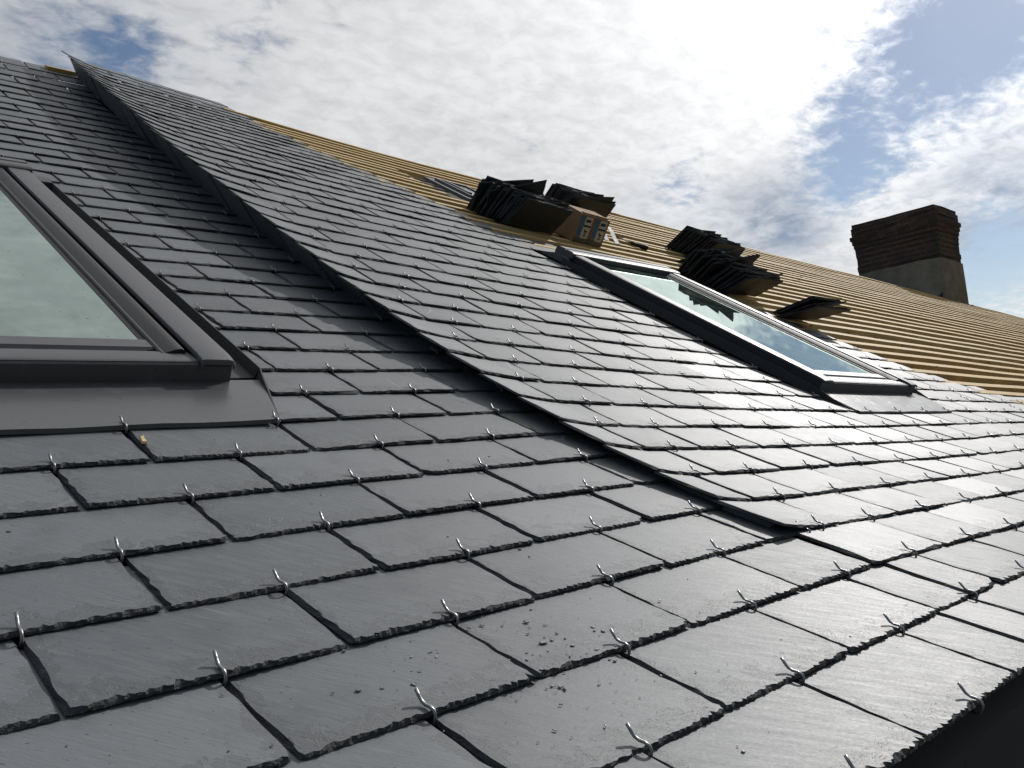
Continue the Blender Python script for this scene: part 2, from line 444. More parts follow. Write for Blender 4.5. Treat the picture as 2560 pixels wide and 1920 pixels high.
def hook_path():
    return [(0, .03, -.044), (0, -.006, -.042), (0, -.016, -.032), (0, -.021, -.014), (0, -.019, .004), (0, -.010, .014), (0, .010, .017), (0, .032, .013), (0, .052, .016), (0, .070, .028), (0, .090, .044)]
hook_mb = MB(); hook_mb.tube(hook_path(), .0066, 7)
hook_mesh = None
def hook_local(mt):
    """hook mesh in metres, roof axes turned into the world"""
    global hook_mesh
    hm = MB(); hm.tube([tuple(q) for q in hook_path()], .0066, 7)
    o = hm.build("slate_hook", M_WIRE, None, xf=True, recalc=True)
    for vtx in o.data.vertices: vtx.co -= BASE
    return o
def hook_instances(parent, places, proto_name="slate_hook"):
    """the hundred nearest hooks as parts, the rest as one part"""
    places = sorted(places, key=lambda q: sum((q[i] - C[i]) ** 2 for i in range(3)))
    proto = hook_local(M_WIRE)
    for i, (u, y, z, rz) in enumerate(places[:100]):
        h = proto if i == 0 else proto.copy()
        if i: col.objects.link(h)
        attach(h, parent)
        h.location = wv(u, y, z)
        h.rotation_mode = 'AXIS_ANGLE'
        ax = wd(0, 0, 1); h.rotation_axis_angle = (rz, ax.x, ax.y, ax.z)
    rest = MB()
    for u, y, z, rz in places[100:]:
        c, s = math.cos(rz), math.sin(rz)
        rest.tube([(u + p[0] * c - p[1] * s, y + p[0] * s + p[1] * c, z + p[2]) for p in hook_path()[2:]], .0066, 4)
    if places[100:]:
        o = rest.build("slate_hook", M_WIRE, parent, recalc=False); o["kind"] = "stuff"
def cut(iv, holes):
    out = [iv]
    for a, b in holes:
        nx = []
        for p, q in out:
            if b <= p or a >= q: nx.append((p, q)); continue
            if a - p > .09: nx.append((p, a))
            if q - b > .09: nx.append((b, q))
        out = nx
    return out
W1 = dict(u0=-1.62, u1=1.93, v0=6.25, v1=18.5)
W2 = dict(u0=10.72, u1=13.95, v0=6.2, v1=17.2)
def win_holes(w, v):
    if w['v0'] - .6 < v < w['v1'] + .6: return [(w['u0'] - .15, w['u1'] + .29)]
    if w['v0'] - 1.4 < v <= w['v0'] - .6: return [(w['u0'] - .06, w['u1'] + .06)]
    return []
def nearness(u, y):
    dd = math.hypot(u - C[0], y - C[1])
    return 2 if dd < 5.2 else 1 if dd < 11 else 0

roof_a = thing("slate_roof", wv(0, -1.6, 0), "dark slate roof slope in the left foreground, lower than the raised verge beside it", "slate roof")
roof_b = thing("half_slated_roof", wv(6, -1.6, 0), "raised long roof with fresh grey slates giving way to bare yellow wooden battens", "roof")

mb1, hooks1 = MB(), []
for v in range(36, -4, -1):
    rg = random.Random(1000 + v)
    off = .5 if v % 2 else 0.0
    right = 4.95 if v > 6 else 4.62 if v >= 0 else 4.36
    if v == -2: right = 4.5
    if v == -3: right = 4.0
    if v >= 33: right = 5.1
    left = -5.0
    ks = [x + off for x in range(-6, 7)]
    rowj = rg.uniform(-.015, .015)
    for a in ks:
        p, q = max(a, left), min(a + 1, right)
        if q - p < .12: continue
        if right - q < .12 and q < right: q = right
        jt = rg.uniform(-.012, .012)
        if v == 36 and (q < 3.2 or q > 4.4) : pass
        for (s, e) in cut((p, q), win_holes(W1, v)):
            slate(mb1, surf1, s + rowj * .5, e + rowj * .5, v, nearness(s, y1(v)), rg, smax=1.95 if v < 34 else .9)
            c = (a + a + 1) / 2 + jt
            if s + .12 < c < e - .08 or (e - s > .3 and abs(e - s) < .8 and s + .05 < c):
                hooks1.append((c, y1(v) - .004, z1(c, v), rg.uniform(-.10, .10)))
for c in (-1, 0, 1, 1.98): hooks1.append((c, y1(4.93) - .006, z1(c, 4.93) + .012, rnd.uniform(-.1, .1)))
sl1 = mb1.build("slating", [M_SLATE, M_EDGE], roof_a, recalc=False)
hook_instances(roof_a, hooks1)

mb2, hooks2 = MB(), []
for v in range(36, -4, -1):
    rg = random.Random(3000 + v)
    off = .5 if v % 2 else 0.0
    right = border(v)
    if v >= 0: fn = surf2; left = verge(v)
    elif v == -1: fn = surf0; left = 4.38
    elif v == -2: fn = surf0; left = 4.5
    else: fn = surf0; left = 4.0
    js = [x + off for x in range(3, 34)]
    js = [x for x in js if x > left + .2 and x < right - .3]
    if v >= 0 and off: js = [left + .5] + [x for x in js if x > left + .7]
    es = [left] + js + [right]
    for i, (p, q) in enumerate(zip(es, es[1:])):
        for (s, e) in cut((p, q), win_holes(W2, v)):
            if e - s < .12: continue
            slate(mb2, fn, s, e, v, nearness(s, y2(v)), rg, smax=1.95 if v < 34 else .8)
            if v >= 35: continue
            c = (p + q) / 2
            if i == 0 and q - p < .6: continue
            if i == 0: c = q - .28 if v >= 0 else c
            if i == len(es) - 2: c = p + .5
            if s + .06 < c < e - .04:
                pz = fn(c, v); hooks2.append((c + rg.uniform(-.012, .012), pz[1] - .004, pz[2], rg.uniform(-.12, .12)))
for c in (11, 12, 13, 13.9): hooks2.append((c, y2(4.95) - .006, z2(c, 4.95) + .012, rnd.uniform(-.1, .1)))
for c, v in ((16.6, 6.3), (18.2, 5.5)): hooks2.append((c, y2(v), z2(c, v) - .01, rnd.uniform(-.3, .3)))
sl2 = mb2.build("slating", [M_SLATE, M_EDGE], roof_b, recalc=False)
hook_instances(roof_b, hooks2)

# cheek of upright slates that closes the step between the two slopes
ch = MB()
v = 0.2; rg = random.Random(5); i = 0
while v < 36.2:
    ln = 2.02 if v > 9 else 3.4
    a, b_ = v + .08, min(v + ln - .08, 36.3)
    def foot(vv): return (4.66 + .28 * sstep(16, 27, vv) + .06 * sstep(28, 34, vv)) if vv > 4 else 4.26 + .36 * sstep(0, 5, vv)
    n_ = 5; j1, j2 = rg.uniform(-.03, .01), rg.uniform(-.01, .02)
    top = []; bot = []; topi = []; boti = []
    for q in range(n_ + 1):
        vv = a + (b_ - a) * q / n_
        yy = y1(vv) * .5 + y2(vv) * .5
        e = verge(vv)
        zt = z2(e + .10, vv) + kick(e + .1, vv) - .05
        zb = z1(foot(vv), vv) - .03
        top.append((e + .10 + j2, yy, zt)); bot.append((foot(vv) + j1, yy, zb))
        topi.append((e + .14 + j2, yy, zt)); boti.append((foot(vv) + .05 + j1, yy, zb))
    pts = top + bot + topi + boti; N = n_ + 1
    fs = []
    for q in range(n_):
        fs += [(q, q + 1, N + q + 1, N + q), (2 * N + q + 1, 2 * N + q, 3 * N + q, 3 * N + q + 1)]
    fs += [(0, N, 3 * N, 2 * N), (n_, 2 * N + n_, 3 * N + n_, N + n_)]
    ou = rg.uniform(0, 30)
    uvs = [(ou + p[1], p[2]) for p in pts]
    ch.add(pts, fs, 0, uvs, rg.random())
    v += ln; i += 1
# backing behind the open joints
bk = []
for q in range(0, 37):
    e = verge(q); f = (4.66 + .28 * sstep(16, 27, q) + .06 * sstep(28, 34, q)) if q > 4 else 4.26 + .36 * sstep(0, 5, q)
    yy = (y1(q) + y2(q)) / 2
    bk.append([(e + .16, yy, z2(e + .12, q) - .06), (f + .10, yy, z1(f, q) - .05)])
ch.sweep(bk, 1, closed=False, smooth=False)
ch.build("verge_cheek", [M_CHEEK, M_RUBBER], roof_b)

# ---------------------------------------------------------------- battens, underlay
def zr(u, v): return z2(u, v)
und = MB()
us = [5.05, 5.4, 6, 8, 10, 12, 14, 17, 20, 25, 32, 40, 50, 62, 76, 92]
vsn = [-2.9, -1, 0, 2, 4, 6, 9, 12, 15, 18, 21, 24, 27, 30, 33, V_RIDGE2]
rows = [[(u, y2(v), (z2(u, v) if v >= 0 else surf0(u, v)[2]) - (.30 if v > -2.5 else .075)) for u in us] for v in vsn]
for a in (1, 4, 8, 14): rows.append([(u, y2(V_RIDGE2) + a, z2(u, V_RIDGE2) - .30 - a * 1.25) for u in us])
for i in range(len(rows) - 1):
    for j in range(len(us) - 1):
        u_mid = (us[j] + us[j + 1]) / 2
        und.add([rows[i][j], rows[i][j + 1], rows[i + 1][j + 1], rows[i + 1][j]], [(0, 1, 2, 3)])
und.build("underlay", M_UNDER, roof_b, recalc=False)
und1 = MB()
us1 = [-6, -3, 0, 2, 4, 5.2]
rows1 = [[(u, y1(v), z1(u, v) - (.16 if v > -2.5 else .075) - .1 * (v > 0) - (.1 if u > 4 else 0)) for u in us1] for v in [-2.9, 0, 3, 6, 9, 12, 15, 18, 21, 24, 27, 30, 33, 35.8]]
for a in (1, 4, 8, 14): rows1.append([(u, y1(35.8) + a, z1(u, 35.8) - .26 - a * 1.25) for u in us1])
und1.sweep(rows1, 0, closed=False, smooth=False)
und1.build("underlay", M_UNDER, roof_a, recalc=False)

HATCH = dict(u0=11.6, u1=13.7, v0=25.6, v1=30.4)
rgb = random.Random(11)
for v in range(6, 36):
    y0 = y2(v) + .06
    bt = MB()
    us_start = border(v) - .45
    u = us_start; uend = 78 if v > 6 else 60
    segs = []
    while u < uend:
        ln = rgb.uniform(13, 20); segs.append((u, min(u + ln, uend))); u += ln
    ph = rgb.uniform(0, 6.28); ph2 = rgb.uniform(0, 6.28)
    amp = .008 + .012 * rgb.random()
    hw, hh = .086, .062
    def mid(uu):
        return y0 + amp * math.sin(uu * .21 + ph) + .012 * math.sin(uu * .73 + ph2), z2(uu, v + .12) - .075 + .008 * math.sin(uu * .33 + ph2) + .006 * math.sin(uu * .9 + ph)
    for (a, b_) in segs:
        pieces = [(a, b_)]
        if HATCH['v0'] - .2 < v < HATCH['v1'] + .2: pieces = cut((a, b_), [(HATCH['u0'] - .1, HATCH['u1'] + .1)])
        rr = rgb.random(); dy = rgb.uniform(-.018, .018); dzz = rgb.uniform(-.006, .01)
        for (s, e) in pieces:
            nseg = max(1, int((e - s) / 1.4)); rings = []
            for q in range(nseg + 1):
                uu = s + .008 + (e - s - .016) * q / nseg
                yy, zz = mid(uu); yy += dy; zz += dzz
                sl = .22
                rings.append([(uu, yy - hw, zz - hh - hw * sl), (uu, yy + hw, zz - hh + hw * sl), (uu, yy + hw, zz + hh + hw * sl), (uu, yy - hw, zz + hh - hw * sl)])
            bt.sweep(rings, 0, r=rr, smooth=False)
    bt.build("batten", M_BATTEN, roof_b, recalc=False)
# counter battens up the slope under the battens
cb = MB(); u = 9.3
while u < 76:
    rings = []
    for v in range(5, 36, 3):
        if v < 5.5 and u < 18: continue
        if u < border(v) - .4: continue
        zz = z2(u, v) - .21
        rings.append([(u - .11, y2(v), zz - .06), (u + .11, y2(v), zz - .06), (u + .11, y2(v), zz + .06), (u - .11, y2(v), zz + .06)])
    if len(rings) > 1: cb.sweep(rings, 0, r=rgb.random(), smooth=False)
    u += 2.7
cb.build("counter_battens", M_BATTEN, roof_b, recalc=False)
# ridge board stub at the top of the left slope
rb = MB(); rb.box((4.72, y1(36.6), z1(4.7, 36.6) - .02), (.30, 0, 0), (0, .12, .02), (0, -.01, .075), r=.2)
rb.build("ridge_batten", M_BATTEN, roof_a)
# counter ridge line so the top edge reads as wood
# ---------------------------------------------------------------- eave: gutter, fascia, wall
gt = MB(); rings = []
for u in (-8, 0, 4, 8, 14, 24, 40, 62, 92):
    ze = (z1(u, -3) if u < 5 else surf0(u, -3)[2]) - .30
    prof = [(-1.22, .20), (-1.40, .10), (-1.56, .06)] + [(-1.93 + .34 * math.cos(R(a)), -.05 + .34 * math.sin(R(a))) for a in range(0, -181, -20)] + [(-2.30, .0), (-2.34, .05), (-2.38, .0), (-2.33, -.05)]
    rings.append([(u, y, ze + z) for y, z in prof])
gt.sweep(rings, 0, closed=False)
gt.build("gutter", coated("gutter_zinc", (0.034, 0.038, 0.041), 0.8, 0.3, 0.25), roof_b, recalc=False, sharp=50)
def wall(u0, u1, parent, mt):
    wl = MB()
    p0, p1 = wv(u0, -1.3, -.5), wv(u1, -1.3, -.5)
    q0, q1 = wv(u0, y2(35), 2.2), wv(u1, y2(35), 2.2)
    for a, b_ in ((p0, p1), (p1, q1 + Vector((0, 2, 0))), (p0, q0 + Vector((0, 2, 0)))):
        wl.add([(a.x, a.y, 0), (b_.x, b_.y, 0), (b_.x, b_.y, a.z if b_.y < 0.5 else 5.6), (a.x, a.y, a.z)], [(0, 1, 2, 3)])
    o = wl.build("wall", mt, parent, xf=False, recalc=False)
M_WALL, n, b = mat("lime_render")
setp(n, b, color=n.mix(n.noise(n.new('ShaderNodeTexCoord').outputs['Object'], 3, 6), (0.34, 0.30, 0.24), (0.44, 0.40, 0.33)), rough=0.9)
wall(-5.5, 4.4, roof_a, M_WALL); wall(4.45, 90, roof_b, M_WALL)

# ---------------------------------------------------------------- roof windows
def roof_window(parent, w, zf, yf, label):
    u0, u1, v0, v1 = w['u0'], w['u1'], w['v0'], w['v1']
    um = (u0 + u1) / 2
    A = Vector((u0, yf(v0), zf(u0, v0))); A2 = Vector((u1, yf(v0), zf(u1, v0)))
    Bv = Vector((um, yf(v1), zf(um, v1))) - Vector((um, yf(v0), zf(um, v0)))
    ax = (A2 - A).normalized(); wd_ = (A2 - A).length
    ln = Bv.length; by = Bv.normalized(); nz = ax.cross(by).normalized()
    by = nz.cross(ax)
    def Q(a, b_, h): return tuple(A + ax * a + by * b_ + nz * h)
    def strip(mb, prof, b0, b1, mt=0, smooth=True, flip=False):
        """profile of (a, h) swept along the slope"""
        pr = [(wd_ - a, h) for a, h in prof] if flip else prof
        mb.sweep([[Q(a, b0, h) for a, h in pr], [Q(a, b1, h) for a, h in pr]], mt, closed=True, smooth=smooth)
    # frame: the box that stands out of the roof
    fm = MB()
    for f in (False, True): strip(fm, [(0, -.15), (0, .205), (.07, .205), (.07, -.15)], .02, ln, 0, False, f)
    fm.box(Q(wd_ / 2, .05, .03), ax * (wd_ / 2 - .001), by * .04, nz * .165)
    fm.box(Q(wd_ / 2, ln - .1, .03), ax * (wd_ / 2 - .001), by * .1, nz * .17)
    frame = fm.build("roof_window", M_CLADDARK, parent, sharp=40)
    frame["label"] = label
    def sub(mb, name, mt, sharp=35): 
        o = mb.build(name, mt, None, sharp=sharp); o.parent = frame; o.matrix_parent_inverse = frame.matrix_world.inverted() if False else Matrix.Identity(4)
        o.matrix_parent_inverse = (Matrix.Translation(LOC[parent.name]) ) if False else Matrix.Identity(4)
        return o
    # side covers with a rolled outer edge
    for f in (False, True):
        mb = MB()
        prof = [(-.012, .195), (-.016, .214), (-.006, .228), (.03, .236), (.20, .238), (.225, .234), (.232, .222), (.232, .20), (.222, .20), (.222, .218), (.2, .224), (.03, .222), (0, .212), (-.002, .195)]
        pr = [(wd_ - a, h) for a, h in prof] if f else prof
        bs = [-.035, -.02, .08, .3, ln - .35]
        dzs = [-.035, -.012, 0, 0, 0]
        mb.sweep([[Q(a, b_, h + q) for a, h in pr] for b_, q in zip(bs, dzs)], 0)
        sub(mb, "side_cover", M_CLAD)
    # sash rails: rounded profile inside the covers
    for f in (False, True):
        mb = MB()
        prof = [(.262, .13), (.262, .196), (.275, .214), (.30, .222), (.34, .214), (.385, .196), (.41, .186), (.425, .190), (.44, .182), (.445, .160), (.445, .13)]
        strip(mb, prof, .19, ln - .3, 0, True, f)
        sub(mb, "sash_rail", M_CLADDARK)
    mb = MB()
    strip(mb, [(.232, .13), (.232, .155), (.262, .155), (.262, .13)], .02, ln - .3, 0, False); strip(mb, [(.232, .13), (.232, .155), (.262, .155), (.262, .13)], .02, ln - .3, 0, False, True)
    strip(mb, [(.445, .13), (.445, .172), (.48, .166), (.48, .13)], .3, ln - .3, 0, False); strip(mb, [(.445, .13), (.445, .172), (.48, .166), (.48, .13)], .3, ln - .3, 0, False, True)
    sub(mb, "gasket", M_RUBBER)
    # pane
    mb = MB()
    mb.box(Q(wd_ / 2, (.47 + ln - .3) / 2, .15), ax * (wd_ / 2 - .46), by * ((ln - .3 - .47) / 2), nz * .012)
    sub(mb, "pane", M_GLASS)
    # bottom rail: flat strip under the glass, groove, curved cover, upright front
    mb = MB()
    prof = [(.48, .14), (.48, .176), (.33, .178), (.318, .166), (.30, .150), (.275, .150), (.262, .172), (.22, .184), (.12, .194), (.05, .198), (.012, .192), (-.006, .176), (-.010, .03), (.01, .03), (.01, .14)]
    mb.sweep([[Q(a, b_, h) for b_, h in prof] for a in (.236, wd_ - .236)], 0)
    prof2 = [(.02, .02), (-.010, .02), (-.010, .168), (.0, .178), (.02, .178)]
    for a0, a1 in ((-.005, .236), (wd_ - .236, wd_ + .005)): mb.sweep([[Q(a, b_, h) for b_, h in prof2] for a in (a0, a1)], 0)
    sub(mb, "bottom_rail", M_CLAD)
    # hood over the top end
    mb = MB()
    prof = [(ln - .44, .17), (ln - .44, .248), (ln - .42, .264), (ln - .37, .270), (ln - .24, .272), (ln - .225, .260), (ln - .18, .260), (ln - .165, .274), (ln - .02, .272), (ln + .03, .262), (ln + .05, .20), (ln + .06, .02), (ln - .02, .02)]
    mb.sweep([[Q(a, b_, h) for b_, h in prof] for a in (-.04, wd_ + .04)], 0)
    for s in (0, 1):
        a0, a1 = (-.14, -.042) if s == 0 else (wd_ + .042, wd_ + .27)
        mb.sweep([[Q(a, b_, h) for b_, h in [(ln - .42, .03), (ln - .42, .12), (ln - .3, .15), (ln + .0, .13), (ln + .3, .03), (ln + .3, .015)]] for a in (a0, a1)], 0, smooth=False)
    sub(mb, "top_hood", M_CLAD)
    # flashing: side gutters with an upstand, and the apron below
    mb = MB()
    for f in (False, True):
        g_ = .275 if f else .135
        strip(mb, [(-.002, .0), (-.002, .03), (-g_ + .03, .035), (-g_, .115), (-g_ - .008, .115), (-g_ - .012, -.03), (-.002, -.03)], .10, ln - .3, 0, False, f)
        pts = []
        for b_, aa, h in ((.10, -g_, .115), (.05, -g_ + .01, .10), (-.3, -g_ * .5 - .045, .06), (-.68, -.08, .04)):
            pts.append([Q((wd_ - x) if f else x, b_, hh) for x, hh in ((aa - .012, h), (aa, h), (aa + .02, .02), (aa - .012, -.03))])
        mb.sweep(pts, 0, smooth=False)
    sub(mb, "flashing", M_CLADDARK)
    mb = MB(); rings = []
    for b_, dh in ((.0, .055), (-.06, .050), (-.2, .047), (-.45, .030), (-.635, .015), (-.64, .021), (-.685, .017), (-.688, -.012)):
        t = -b_ / .69
        vv = v0 + b_ / P7
        row = []
        for i in range(15):
            a = -.125 + .06 * t + (wd_ + .38 - .24 * t) * i / 14
            zz = zf(u0 + a, vv)
            row.append((u0 + a, yf(vv), zz + dh - .004 * (1 - t) * 0 + .004 * math.sin(i * 1.9) * t))
        rings.append(row)
    mb.sweep(rings, 0, closed=False)
    sub(mb, "apron", M_APRON, 25)
    return frame
rw1 = roof_window(roof_a, W1, z1, y1, "large roof window with greenish glass at the left edge, wide grey side cover")
rw2 = roof_window(roof_b, W2, z2, y2, "roof window seen edge-on among the slates, glass reflecting bright sky and cloud")

# small hatch with ribbed glass lying among the battens
hu0, hu1, hv0, hv1 = HATCH['u0'], HATCH['u1'], HATCH['v0'], HATCH['v1']
A = Vector((11.95, y2(25.6), z2(11.95, 25.6) + .02)); ax = (Vector((13.35, y2(25.5), z2(13.35, 25.5) + .02)) - A); hw_ = ax.length; ax.normalize()
bvec = Vector((12.5, y2(29.3), z2(12.5, 29.3) + .02)) - A; hl = bvec.length; by = bvec.normalized(); nz = ax.cross(by).normalized(); by = nz.cross(ax)
def HQ(a, b_, h): return tuple(A + ax * a + by * b_ + nz * h)
M_ZINC = coated("grey_zinc", (0.10, 0.105, 0.11), 0.5, 0.1, 0.3)
hb = MB()
def ring_frame(mb, i0, i1, h0, h1):
    for a, b_, sa, sb in ((hw_ / 2, (i0 + i1) / 2, hw_ / 2 - i0, (i1 - i0) / 2), (hw_ / 2, hl - (i0 + i1) / 2, hw_ / 2 - i0, (i1 - i0) / 2)):
        mb.box(HQ(a, b_, (h0 + h1) / 2), ax * sa, by * sb, nz * ((h1 - h0) / 2))
    for a in ((i0 + i1) / 2, hw_ - (i0 + i1) / 2):
        mb.box(HQ(a, hl / 2, (h0 + h1) / 2 - .002), ax * ((i1 - i0) / 2), by * (hl / 2 - i1), nz * ((h1 - h0) / 2))
ring_frame(hb, 0, .20, -.06, .02); ring_frame(hb, .20, .28, -.06, .08)
hatch = hb.build("roof_hatch", M_ZINC, roof_b); hatch["label"] = "small grey framed roof hatch with ribbed glass among the battens"
hp = MB(); hp.box(HQ(hw_ / 2, hl / 2, .03), ax * (hw_ / 2 - .28), by * (hl / 2 - .28), nz * .01)
mt, n, b = mat("ribbed_glass")
br = n.new('ShaderNodeTexBrick'); n.put(br.inputs['Vector'], n.new('ShaderNodeUVMap').outputs[0])
br.inputs['Scale'].default_value = 1.0; br.inputs['Brick Width'].default_value = .14; br.inputs['Row Height'].default_value = .13; br.inputs['Mortar Size'].default_value = .035
n.put(br.inputs['Color1'], (0.03, 0.032, 0.03, 1)); n.put(br.inputs['Color2'], (0.02, 0.02, 0.02, 1)); n.put(br.inputs['Mortar'], (0.34, 0.36, 0.36, 1))
setp(n, b, color=br.outputs[0], rough=0.2, spec=0.6)
o = hp.build("pane", mt, None); o.parent = hatch
hs = MB(); hs.box(HQ(.38, hl / 2, .07), ax * .07, by * (hl / 2 - .5), nz * .03)
o = hs.build("sash_bar", M_RUBBER, None); o.parent = hatch

# ---------------------------------------------------------------- chimney
up = Vector((0, SA, CA)); hy = Vector((0, CA, -SA)); hx = Vector((1, 0, 0))
CH0 = Vector((54.5, 18.15, 1.65))
def CQ(a, b_, h): return CH0 + hx * a + hy * b_ + up * h
CW, CD, CHH = 3.5, 5.2, 5.6
mt, n, b = mat("old_brick"); M_BRICK = mt
uv = n.new('ShaderNodeUVMap').outputs[0]; tcO = n.new('ShaderNodeTexCoord').outputs['Object']
br = n.new('ShaderNodeTexBrick'); n.put(br.inputs['Vector'], uv)
br.inputs['Scale'].default_value = 1.0; br.inputs['Brick Width'].default_value = 1.0; br.inputs['Row Height'].default_value = .32; br.inputs['Mortar Size'].default_value = .035; br.inputs['Mortar Smooth'].default_value = .3
n.put(br.inputs['Color1'], (0.095, 0.055, 0.042, 1)); n.put(br.inputs['Color2'], (0.062, 0.041, 0.034, 1)); n.put(br.inputs['Mortar'], (0.11, 0.10, 0.09, 1))
stain = n.noise(tcO, 2.6, 6, 0.65)
c = n.mix(n.math('MULTIPLY', n.ss(stain, 0.42, 0.66), 0.75), br.outputs[0], (0.045, 0.04, 0.036))
setp(n, b, color=c, rough=0.92, spec=0.2, normal=bump(n, n.math('ADD', br.outputs['Fac'], n.math('MULTIPLY', n.noise(tcO, 40, 4, 0.7), -0.5)), -0.8, 0.01))
mt, n, b = mat("old_plaster"); M_PLASTER = mt
tcO = n.new('ShaderNodeTexCoord').outputs['Object']
c = n.mix(n.ss(n.noise(tcO, 3, 6, 0.65), 0.3, 0.7), (0.15, 0.135, 0.11), (0.26, 0.235, 0.19))
c = n.mix(n.math('MULTIPLY', n.ss(n.noise(n.scale(tcO, (1, 1, .35)), 5, 5, 0.6), 0.55, 0.75), 0.5), c, (0.09, 0.08, 0.065))
setp(n, b, color=c, rough=0.95, spec=0.2, normal=bump(n, n.noise(tcO, 26, 5, 0.7), 0.6, 0.012))
ck = MB()
rgc = random.Random(3)
def course(h0, h1, out, jag=.0, r=0):
    """one ring of masonry with slightly uneven faces"""
    n_a, n_b = 4, 7
    loop = []
    for i in range(n_a): loop.append((-out + (CW + 2 * out) * i / n_a, -out, 0, -1))
    for i in range(n_b): loop.append((CW + out, -out + (CD + 2 * out) * i / n_b, 1, 0))
    for i in range(n_a): loop.append((CW + out - (CW + 2 * out) * i / n_a, CD + out, 0, 1))
    for i in range(n_b): loop.append((-out, CD + out - (CD + 2 * out) * i / n_b, -1, 0))
    N = len(loop); lo, hi = [], []
    for a, b_, da, db in loop:
        j = rgc.uniform(-jag, jag); lo.append(CQ(a + da * j, b_ + db * j, h0)); j = rgc.uniform(-jag, jag); hi.append(CQ(a + da * j, b_ + db * j, h1 + rgc.uniform(-jag, jag) * .3))
    acc = 0; o = len(ck.v); ck.v += lo + hi
    for i in range(N):
        i2 = (i + 1) % N; L = (lo[i2] - lo[i]).length
        ck.f.append([o + i, o + i2, o + N + i2, o + N + i]); ck.m.append(0); ck.r.append(.5); ck.sm.append(False)
        ck.uv.append([(acc, h0), (acc + L, h0), (acc + L, h1), (acc, h1)]); acc += L
    for fc, rev in (([o + i for i in range(N)], True), ([o + N + i for i in range(N)], False)):
        ck.f.append(fc[::-1] if rev else fc); ck.m.append(0); ck.r.append(.5); ck.sm.append(False); ck.uv.append([(0, 0)] * N)
h = 2.75
while h < 4.25:
    course(h, h + .318, rgc.uniform(-.02, .03), .03); h += .32
for out in (.03, .08, .15, .22, .12, .12, .05):
    if h > 6.0: break
    course(h, h + .27, out, .055); h += .272
top_h = h
chim = ck.build("chimney", M_BRICK, roof_b); chim["label"] = "old brick chimney with corbelled top and grey plastered foot on the ridge"
pl = MB()
def ring(h, out, jag):
    return [CQ(a, b_, h + (rgc.uniform(-jag, jag))) for a, b_ in ((-out, -out), (CW / 2, -out), (CW + out, -out), (CW + out, CD / 2), (CW + out, CD + out), (CW / 2, CD + out), (-out, CD + out), (-out, CD * .75), (-out, CD * .5), (-out, CD * .25))]
pl.sweep([ring(-3.2, .10, 0), ring(0.6, .09, 0), ring(1.8, .075, 0), ring(2.85, .06, .10)], 0, smooth=False)
o = pl.build("plaster_base", M_PLASTER, None); o.parent = chim
bb = MB()
for a, b_ in ((-.12, -.12),):
    for q in range(4):
        bb.box(CQ(.9 + q * .95, -.14, -.25 + rgc.uniform(-.05, .1)), hx * .46, hy * .03, up * .30)
        bb.box(CQ(-.13, .2, -.05), hx * .03, hy * .3, up * .3)
o = bb.build("exposed_brick", M_BRICK, None); o.parent = chim
lf = MB(); rings = []
for i in range(9):
    yb = .1 + i * .42
    b_ = yb
    base = CQ(-.16, b_, 0)
    # height where the slope meets the chimney
    v_ = (base.y - P11) / P12
    zz = z2(54.3, min(v_, V_RIDGE2)) - max(0, v_ - V_RIDGE2) * .55
    hb_ = zz - base.z
    hh_ = .30 + .22 * rgc.random() + (.9 if i == 7 else 0)
    rings.append([CQ(-.125, b_, hb_ - .1), CQ(-.17, b_, hb_ - .1), CQ(-.165, b_, hb_ + hh_), CQ(-.125, b_, hb_ + hh_ + .02)])
lf.sweep(rings, 0, smooth=False)
o = lf.build("lead_flashing", M_RUBBER, None); o.parent = chim

# ---------------------------------------------------------------- loose slates stacked on the battens
def loose_mesh(seed, wu, hd):
    mb = MB(); rg = random.Random(seed)
    n_ = 9
    out = []
    for a, b_, c_, d_ in (((0, 0), (1, 0), 0, 1), ((1, 0), (1, 1), 1, 1), ((1, 1), (0, 1), 0, 1), ((0, 1), (0, 0), 0, 1)):
        a = (a[0], a[1]); 
        for i in range(n_):
            t = i / n_
            out.append((a[0] + (b_[0] - a[0]) * t, a[1] + (b_[1] - a[1]) * t))
    N = len(out); top, bot = [], []
    for x, y in out:
        jx, jy = rg.uniform(.006, .03), rg.uniform(.006, .03)
        cx_, cy_ = (x - .5), y - .5
        top.append(((cx_ * (wu - 2 * jx)), (y * (hd - 2 * jy)) + jy, .026)); bot.append((cx_ * wu, y * hd, 0))
    pts = [Vector(wd(*p)) * W for p in top + bot]
    ou = rg.uniform(0, 40)
    mb.v = pts
    def fc(f, m_): mb.f.append(f); mb.m.append(m_); mb.r.append(rg.random()); mb.sm.append(False); mb.uv.append([(ou + (top + bot)[i][0], (top + bot)[i][1]) for i in f])
    fc(list(range(N)), 0); fc(list(range(2 * N - 1, N - 1, -1)), 0)
    for i in range(N): fc([(i + 1) % N, i, N + i, N + (i + 1) % N], 1)
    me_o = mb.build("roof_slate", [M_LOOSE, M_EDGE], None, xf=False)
    return me_o
protos = [loose_mesh(40 + i, 1.42, 1.0) for i in range(4)]
used_proto = [False] * 4
RT = Matrix((wd(1, 0, 0), wd(0, 1, 0), wd(0, 0, 1))).transposed()
